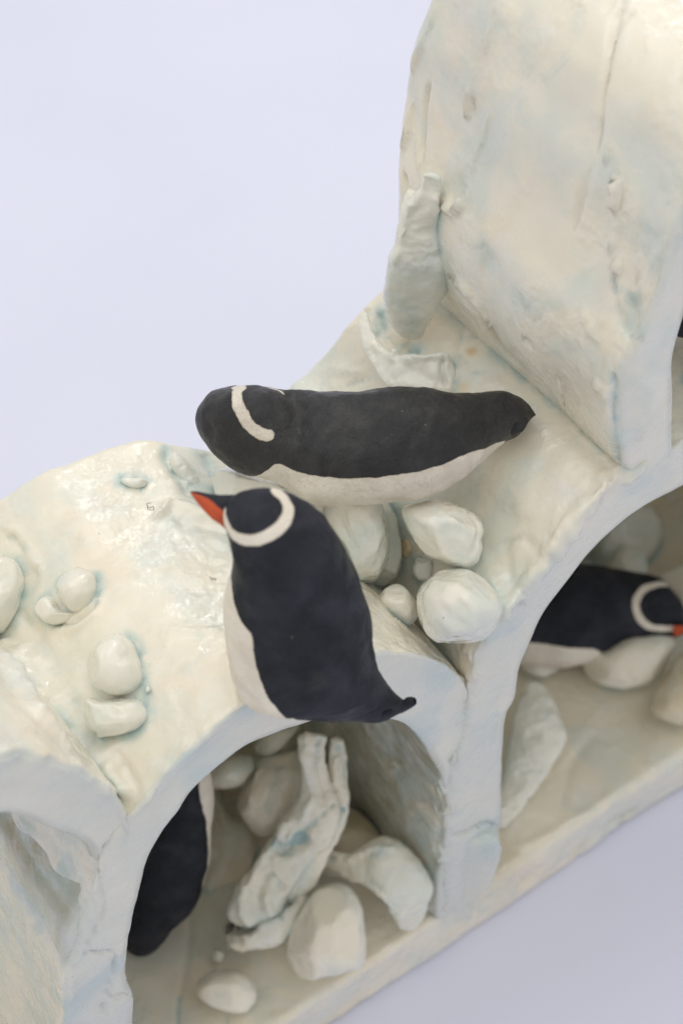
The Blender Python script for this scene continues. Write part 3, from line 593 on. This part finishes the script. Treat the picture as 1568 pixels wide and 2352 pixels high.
st_blob("large smooth boulder with a cut top nearest the base edge", [(661, 2160), (676, 2114), (707, 2061), (740, 2034), (788, 2034), (824, 2064), (836, 2116), (838, 2207), (806, 2229), (751, 2239), (698, 2248), (668, 2214)], 28.1, 0.72, seed=49, facets=4, group=G2, mat=GLAZE, amp=0.03)
st_blob("oval pebble lying alone in front of the heap near the bottom", [(450, 2266), (475, 2238), (521, 2231), (563, 2240), (587, 2269), (587, 2302), (559, 2324), (500, 2314), (462, 2293)], 28.15, 0.4, name='pebble', cat='pebble', seed=50, facets=1, amp=0.02, mat=GLAZE)
st_blob("tiny clay nub on the base between pebble and jagged chunk", [(486, 2195), (500, 2178), (516, 2190), (512, 2205), (494, 2206)], 28.75, 0.12, name='clay_crumb', cat='crumb', seed=51, sub=3, facets=1)
# --- under the right arch
G3 = "glazed stones under the right arch"
st_blob("large pale boulder under the chin of the penguin in the right arch", [(1335, 1500), (1370, 1480), (1440, 1450), (1530, 1440), (1548, 1490), (1522, 1545), (1475, 1574), (1420, 1584), (1365, 1566), (1340, 1530)], 32.3, 0.8, seed=61, facets=3, mat=GLAZE, group=G3)
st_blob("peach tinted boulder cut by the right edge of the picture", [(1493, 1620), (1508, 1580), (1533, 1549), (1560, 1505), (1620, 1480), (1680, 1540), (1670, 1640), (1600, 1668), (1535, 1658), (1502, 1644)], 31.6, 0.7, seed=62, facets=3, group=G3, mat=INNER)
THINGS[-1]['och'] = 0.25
st_blob("pale slab standing behind the head of the penguin in the right arch", [(1500, 1345), (1540, 1310), (1600, 1285), (1690, 1270), (1700, 1400), (1640, 1450), (1560, 1440)], 33.4, 0.6, seed=63, facets=3, mat=GLAZE, group=G3)
st_blob("small stone showing above the back of the penguin in the right arch", [(1390, 1320), (1400, 1290), (1425, 1262), (1455, 1256), (1480, 1280), (1485, 1320), (1440, 1345)], 33.9, 0.5, seed=64, facets=2, group=G3, sub=4)
st_blob("teal stained boulder at the back of the right arch", [(1330, 1290), (1370, 1200), (1430, 1150), (1500, 1170), (1510, 1250), (1450, 1320), (1380, 1330)], 35.0, 0.8, seed=65, facets=3, group=G3, pool=0.35)
st_loft("blurred pale shard leaning against the foot of the right arch pier", [(1212, 1560, 1250, 1572, .3), (1190, 1600, 1264, 1606, .25), (1178, 1655, 1286, 1655, .1), (1165, 1715, 1299, 1704, 0), (1150, 1780, 1264, 1768, -.2), (1135, 1830, 1228, 1818, -.4), (1120, 1875, 1192, 1868, -.6), (1120, 1912, 1162, 1902, -.7)],
    31.0, seed=66, ratio=0.35, amp=0.05, sq=0.8, cap=0.03, group=G3)
st_blob("small white stone under the belly of the penguin in the right arch", [(1190, 1520), (1250, 1518), (1282, 1530), (1268, 1545), (1240, 1555), (1200, 1540)], 32.6, 0.35, seed=67, facets=2, group=G3, sub=4)
st_blob("glossy white boulder seen inside the tall arch at the right edge", [(1535, 880), (1560, 855), (1600, 846), (1660, 870), (1670, 960), (1620, 1005), (1562, 1006), (1540, 960)], 24.4, 0.6, seed=71, facets=3, group="stones inside the tall arch")

# ------------------------------------------------------------------ sculpture assembled, glaze pooled in the joints
def near_pool(V, others, reach, lim=None):
    out = np.zeros(len(V))
    for b, lo, hi in others:
        sel = np.where((V > lo-reach).all(1) & (V < hi+reach).all(1))[0]
        for i in sel:
            h = b.find_nearest(Vector(V[i]), reach)
            if h[0] is not None:
                v = math.exp(-(h[3]/(reach*0.5))**2)
                if v > out[i]: out[i] = v
    return out
def entry(s): return (s['bvh'], s['V'].min(0), s['V'].max(0))
def seen(V):
    q = proj(V); return (q[:, 0] > -60) & (q[:, 0] < 1630) & (q[:, 1] > -60) & (q[:, 1] < 2410)
for k, s in SL.items():
    vis = seen(s['V'])
    V = s['V'][vis]; v = np.zeros(len(s['V']))
    v[vis] = np.maximum(near_pool(V, [entry(t) for t in THINGS], 0.24)*0.9, near_pool(V, [entry(o) for kk, o in SL.items() if kk != k], 0.26)*0.6)
    if k.startswith('arch') or k == 'barrel':
        v *= 1-0.75*np.clip(s['blue'], 0, 1)
    s['pool'] = np.maximum(s['pool'], v)
for t in THINGS:
    oth = [entry(o) for o in SL.values()]+[entry(o) for o in THINGS if o is not t and np.all(o['V'].min(0) < t['V'].max(0)+.2) and np.all(o['V'].max(0) > t['V'].min(0)-.2)]
    v = near_pool(t['V'], oth, 0.2)*0.5
    t['pool'] = np.clip(np.maximum(v, t['p0']*np.clip(0.6+fbm(t['V'], 1.2, 2, 5), 0, 1.6)), 0, 1)
    t['pool'] = np.maximum(t['pool'], t['vein'])

root = bpy.data.objects.new("iceberg_sculpture", None); scn.collection.objects.link(root); root['_o'] = [0, 0, 0]
tag(root, "cream and pale blue glazed ceramic iceberg of bent slab arches on a long flat base", "sculpture")
LAB = {'arch_left': 'cut off arch at the lower left', 'arch_mid': 'broad low arch carrying the standing penguin', 'arch_right': 'higher arch carrying the lying penguin',
       'barrel': 'tallest arch, smooth and cracked, at the upper right', 'base': None}
for k, s in SL.items():
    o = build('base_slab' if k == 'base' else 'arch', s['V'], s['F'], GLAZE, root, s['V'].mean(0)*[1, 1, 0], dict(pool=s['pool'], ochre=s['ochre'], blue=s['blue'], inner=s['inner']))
    if LAB[k]: o['label'] = LAB[k]
# rear walls closing the two lower openings; the middle arch's added to block light
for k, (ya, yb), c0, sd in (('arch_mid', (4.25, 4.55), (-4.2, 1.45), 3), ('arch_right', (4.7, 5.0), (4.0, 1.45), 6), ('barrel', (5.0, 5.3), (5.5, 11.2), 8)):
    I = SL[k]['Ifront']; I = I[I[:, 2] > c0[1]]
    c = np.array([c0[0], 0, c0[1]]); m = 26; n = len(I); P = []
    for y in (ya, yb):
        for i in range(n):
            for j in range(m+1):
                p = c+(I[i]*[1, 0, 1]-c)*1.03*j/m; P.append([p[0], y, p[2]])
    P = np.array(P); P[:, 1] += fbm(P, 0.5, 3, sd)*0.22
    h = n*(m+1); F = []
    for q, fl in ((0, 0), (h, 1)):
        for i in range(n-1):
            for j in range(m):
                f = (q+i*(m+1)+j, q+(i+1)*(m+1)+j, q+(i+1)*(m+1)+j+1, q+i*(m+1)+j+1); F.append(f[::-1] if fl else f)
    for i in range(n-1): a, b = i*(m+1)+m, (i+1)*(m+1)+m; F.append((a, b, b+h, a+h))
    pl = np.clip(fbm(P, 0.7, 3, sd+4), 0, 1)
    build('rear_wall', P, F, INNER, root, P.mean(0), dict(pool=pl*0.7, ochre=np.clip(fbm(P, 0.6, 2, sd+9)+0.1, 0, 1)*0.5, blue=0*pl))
# foot block of the shared pier
fd = depth(onY(1070, 1990, 0))
fst = [(1000, 1912, 1136, 1902), (997, 1935, 1145, 1925), (998, 1980, 1142, 1972), (1001, 2030, 1120, 2022), (1003, 2062, 1092, 2052), (1005, 2080, 1060, 2074)]
fst = [(*q, depth(onY((q[0]+q[2])/2, (q[1]+q[3])/2, 0.16))-fd) for q in fst]
fv, ff, _ = loft(fst, fd, ratio=0.45, nu=90, nv=90, seed=81, amp=0.03, sq=0.4, cap=0.03, freq=1.3)
build('pier_foot', fv, ff, GLAZE, root, fv.mean(0), dict(pool=0*fv[:, 0], ochre=0*fv[:, 0], blue=0*fv[:, 0]+0.75))
for t in THINGS:
    V = t['V']; o3 = V.mean(0); o3[2] = V[:, 2].min()
    o = build(t['name'], V, t['F'], t['mat'], None, o3, dict(pool=t['pool'], ochre=np.full(len(V), t.get('och', 0.0)), blue=np.full(len(V), t['blue'])))
    tag(o, t['label'], t['cat'], t['group'])

# ------------------------------------------------------------------ penguins
def angd(a, b): return np.abs((a-b+math.pi) % (2*math.pi)-math.pi)
def cross_frac(a, b, line):
    """fraction (-1..1) along a->b where it meets a polyline, or None"""
    L = np.array(line, float); d = b-a
    for k in range(len(L)-1):
        p, q = L[k], L[k+1]; e = q-p
        den = d[0]*e[1]-d[1]*e[0]
        if abs(den) < 1e-9: continue
        t = ((p[0]-a[0])*e[1]-(p[1]-a[1])*e[0])/den; u = ((p[0]-a[0])*d[1]-(p[1]-a[1])*d[0])/den
        if -0.001 <= u <= 1.001 and -0.02 <= t <= 1.02: return np.clip(2*t-1, -0.995, 0.995)
    return None
def penguin(label, st, dist, ratio, belly, side, vc, band, band_w, mat, nu=300, nv=150, beak=None, extra=None, bumps=(), seed=1, amp=0.03, group="small painted clay penguins", cap=0.03, sq=1.0, back_tilt=0):
    V, F, info = loft(st, dist, ratio, nu, nv, seed, amp, cap=cap, sq=sq, freq=1.2)
    X, al, r1 = info['X'], info['al'], info['r1']
    b0 = make_bvh(V, F)
    wf = np.full((nu, nv), -0.3)
    fr = [cross_frac(x[0:2], x[2:4], belly) for x in X]
    ok = [i for i, f in enumerate(fr) if f is not None]
    if ok:
        fi = np.interp(np.arange(nu), ok, [fr[i] for i in ok])
        ab = np.arccos(fi)
        for i in range(nu):
            off = 0
            if i < ok[0]: off = (ok[0]-i)
            if i > ok[-1]: off = (i-ok[-1])
            half = angd(ab[i], vc)
            wf[i] = (half-angd(al, vc))*r1[i]-off*0.02
    wf = wf.ravel()
    for pts, wd in band:
        hit = [cast(b0, *p[:2]) if len(p) == 2 else np.array(p) for p in pts]; hit = [h for h in hit if h is not None]
        if wd > 0.07: hit = hit+[hit[-1]+FW*0.12+UP*0.03, hit[-1]+FW*0.4+UP*0.04]
        line = spline(hit, len(hit)*6)
        d, _ = seg_dist(V, line)
        wf = np.maximum(wf, wd-d)
    N = normals(V, F); dsp = np.zeros(len(V))
    for pts, wd, ht in bumps:
        hit = [cast(b0, *p) for p in pts]; hit = [h for h in hit if h is not None]
        if not hit: continue
        d, _ = seg_dist(V, np.array(hit if len(hit) > 1 else hit*2)); dsp += ht*np.exp(-(d/wd)**2)
    V = V+N*dsp[:, None]
    base = V.mean(0); base[2] = V[:, 2].min()
    e = bpy.data.objects.new("penguin", None); scn.collection.objects.link(e); e.location = base*CM; e['_o'] = list(base)
    tag(e, label, "penguin", group)
    build("body", V, F, mat, e, base, dict(white=wf, red=np.full(len(V), -1.0)))
    if beak:
        bs, bd, redf = beak
        BV, BF, bi = loft(bs, bd, 0.75, 90, 48, seed+3, 0.008, cap=0.02)
        ca = np.cos(bi['al'])
        fr = np.array([cross_frac(x[0:2], x[2:4], redf) if cross_frac(x[0:2], x[2:4], redf) is not None else 0.2 for x in bi['X']])
        red = ((ca[None]-fr[:, None])*bi['r1'][:, None]).ravel()
        build("beak", BV, BF, mat, e, base, dict(white=np.full(len(BV), -1.0), red=red))
    return e

# lying on the right arch, seen from above
penguin("matt black penguin lying belly down on the arch with its head to the left",
    [(452, 965, 456, 985, .02), (455, 940, 466, 1006, .0), (472, 912, 490, 1040, -.02), (500, 893, 524, 1072, -.04), (540, 884, 560, 1091, -.06), (590, 886, 600, 1102, -.06), (632, 896, 644, 1116, -.05, .95), (672, 901, 684, 1140, -.04, .9), (712, 901, 726, 1156, -.03, .95),
     (759, 900, 775, 1162, 0), (814, 897, 835, 1160, 0), (868, 893, 900, 1154, 0), (967, 892, 985, 1140, .05), (1033, 897, 1040, 1112, .1), (1088, 900, 1085, 1074, .2), (1130, 899, 1118, 1044, .28), (1162, 899, 1150, 1019, .35), (1192, 914, 1182, 1000, .4), (1214, 935, 1203, 980, .42), (1226, 946, 1220, 962, .42), (1231, 951, 1229, 955, .42)],
    22.75, 0.86, [(560, 1110), (582, 1098), (600, 1090), (618, 1076), (630, 1064), (642, 1064), (680, 1083), (735, 1094), (800, 1098), (870, 1094), (950, 1083), (1000, 1069), (1030, 1052), (1050, 1040), (1075, 1032), (1110, 1020), (1144, 1011), (1152, 1022)],
    'B', -0.35, [([(552, 884), (546, 905), (548, 930), (560, 955), (574, 978), (592, 992), (616, 1001)], 0.072), ([(556, 889), (580, 886), (606, 889), (630, 896), (650, 903)], 0.022), ([(548, 893), (552, 900)], 0.09)], 0, PENG_SAT,
    bumps=[([(560, 950), (600, 1000)], 0.4, 0.07), ([(668, 910), (684, 950), (676, 1000)], 0.13, -0.05), ([(480, 985), (482, 990)], 0.10, -0.05), ([(540, 1000), (560, 1050)], 0.25, -0.05), ([(590, 940), (620, 950)], 0.35, 0.05), ([(1060, 950), (1130, 960)], 0.3, -0.04),
           ([(740, 1040), (900, 1050)], 0.2, 0.03), ([(1195, 985), (1205, 965)], 0.05, 0.05), ([(1180, 990), (1186, 980)], 0.04, -0.06), ([(700, 1130), (850, 1140)], 0.15, 0.02)],
    seed=3, amp=0.035, cap=0.015, sq=0.93)
# standing on the rim of the middle arch
S1 = [(585, 1135, 640, 1136, -1.32, .6), (545, 1141, 684, 1144, -1.34, .8), (524, 1160, 714, 1160, -1.34, .9), (518, 1192, 742, 1188, -1.32), (528, 1236, 768, 1228, -1.25), (532, 1281, 790, 1272, -1.12), (529, 1316, 812, 1316, -.95), (518, 1365, 834, 1366, -.7),
      (516, 1425, 852, 1425, -.5), (523, 1485, 858, 1480, -.3), (533, 1545, 862, 1520, -.12), (562, 1606, 872, 1548, 0), (630, 1634, 882, 1566, .05), (700, 1648, 892, 1580, .08), (770, 1659, 901, 1589, .1), (830, 1659, 910, 1596, .1), (875, 1657, 920, 1602, .1),
      (902, 1648, 930, 1607, .08), (925, 1640, 940, 1608, .05), (944, 1626, 947, 1607, .02), (952, 1612, 950, 1608, 0)]
penguin("blue black penguin standing on the arch rim with orange beak pointing left",
    S1, 20.45, 0.88, [(500, 1300), (528, 1312), (540, 1335), (562, 1372), (580, 1388), (583, 1398), (587, 1430), (594, 1462), (607, 1497), (624, 1542), (650, 1585), (670, 1612), (690, 1635), (716, 1652), (730, 1670)],
    'A', math.pi+0.45, [([(519, 1180), (526, 1205), (537, 1225), (560, 1237), (590, 1239), (622, 1226), (648, 1206), (661, 1185), (661, 1164), (650, 1146), (640, 1137), (634, 1131), (630, 1126)], 0.071)], 0, PENG_STD,
    beak=([(436, 1128, 437, 1131, -.05), (452, 1128, 447, 1146, 0), (472, 1132, 463, 1166, 0), (500, 1136, 485, 1190, .0), (528, 1136, 503, 1203, .0), (560, 1138, 524, 1220, .08), (590, 1150, 550, 1225, .3)], 19.15, [(430, 1130), (445, 1132), (460, 1137), (479, 1145), (494, 1156), (507, 1167), (517, 1185), (521, 1204), (522, 1225)]),
    bumps=[([(583, 1392), (586, 1400)], 0.10, 0.04), ([(845, 1440), (852, 1500)], 0.15, -0.03), ([(935, 1612), (945, 1612)], 0.05, 0.06), ([(885, 1640), (895, 1636)], 0.04, -0.08), ([(560, 1175), (600, 1170)], 0.4, 0.05), ([(690, 1200), (700, 1260)], 0.3, -0.04)],
    seed=6, amp=0.025, cap=0.012)
# in the shade under the middle arch
penguin("black penguin half hidden behind the left pier under the middle arch, only its back showing",
    [(284, 2166, 300, 2190, .35), (278, 2150, 335, 2193, .3), (270, 2115, 372, 2166, .2), (262, 2085, 396, 2134, .1), (262, 2040, 440, 2094, 0), (275, 1990, 468, 2040, -.2), (295, 1940, 480, 1970, -.5), (318, 1890, 484, 1905, -.8), (345, 1840, 490, 1850, -1.1), (370, 1795, 492, 1805, -1.4), (400, 1760, 480, 1765, -1.6), (430, 1740, 460, 1742, -1.7)],
    28.6, 0.75, [(470, 2030), (476, 1990), (480, 1930), (476, 1860), (466, 1812), (462, 1790), (455, 1750)], 'B', -0.3, [], 0, PENG_STD, nu=160, nv=80, seed=8, amp=0.03)
# under the right arch
penguin("blue grey penguin lying under the right arch facing the right edge of the picture",
    [(1110, 1380, 1112, 1440, .1), (1150, 1350, 1140, 1490, 0), (1200, 1322, 1180, 1522, 0), (1262, 1302, 1240, 1532, 0), (1320, 1294, 1300, 1534, 0), (1375, 1300, 1360, 1518, 0), (1430, 1309, 1425, 1494, 0), (1480, 1318, 1475, 1484, -.05), (1515, 1330, 1515, 1476, -.1), (1542, 1355, 1545, 1466, -.1), (1562, 1388, 1560, 1456, -.05), (1580, 1415, 1574, 1448, 0)],
    32.2, 0.85, [(1120, 1440), (1180, 1465), (1231, 1472), (1288, 1479), (1349, 1483), (1366, 1490), (1378, 1502), (1372, 1530)], 'B', -0.3,
    [([(1528, 1342), (1508, 1342), (1480, 1352), (1462, 1375), (1461, 1403), (1474, 1428), (1496, 1441), (1520, 1444), (1545, 1444)], 0.075)], 0, PENG_STD, nu=180, nv=100,
    beak=([(1545, 1425, 1545, 1462, .1), (1575, 1432, 1572, 1456, .05), (1610, 1442, 1608, 1454, 0), (1640, 1450, 1640, 1453, 0)], 31.6, [(1540, 1436), (1570, 1437), (1600, 1443), (1650, 1449)]), seed=9, amp=0.03)

penguin("dark penguin mostly out of view inside the tall arch at the right edge",
    [(1535, 712, 1535, 752, .1), (1556, 672, 1556, 772, 0), (1590, 640, 1590, 780, -.05), (1640, 625, 1640, 784, -.1), (1700, 640, 1700, 776, -.1), (1750, 680, 1748, 750, 0)],
    23.6, 0.8, [], 'B', -0.3, [], 0, PENG_STD, nu=80, nv=50, seed=12, amp=0.02)

# dust hairs lying on the glaze
def hair(label, pts, k):
    line = spline([cast(SL[k]['bvh'], *p)-FW*0.012 for p in pts], 30); r = 0.003
    V, F = [], []
    for i, p in enumerate(line):
        for j in range(5): a = j*2*math.pi/5; V.append(p+r*(math.cos(a)*RT+math.sin(a)*UP))
    F = [(i*5+j, i*5+(j+1) % 5, (i+1)*5+(j+1) % 5, (i+1)*5+j) for i in range(29) for j in range(5)]
    tag(build("dust_hair", V, F, HAIR, None, line[0]), label, "hair")
t = NT("dark_fibre"); t.b.inputs['Base Color'].default_value = (0.03, 0.03, 0.035, 1); t.b.inputs['Roughness'].default_value = 0.8; HAIR = t.m
hair("curled dark hair lying on the left slab left of the orange beak", [(347, 1155), (338, 1157), (343, 1167), (352, 1163), (353, 1171), (342, 1170), (338, 1158)], 'arch_mid')
hair("faint short hair on the left slab beside the standing penguin's neck", [(482, 1325), (487, 1328), (494, 1328), (496, 1332), (484, 1331)], 'arch_mid')
for o in scn.objects:
    if '_o' in o: del o['_o']
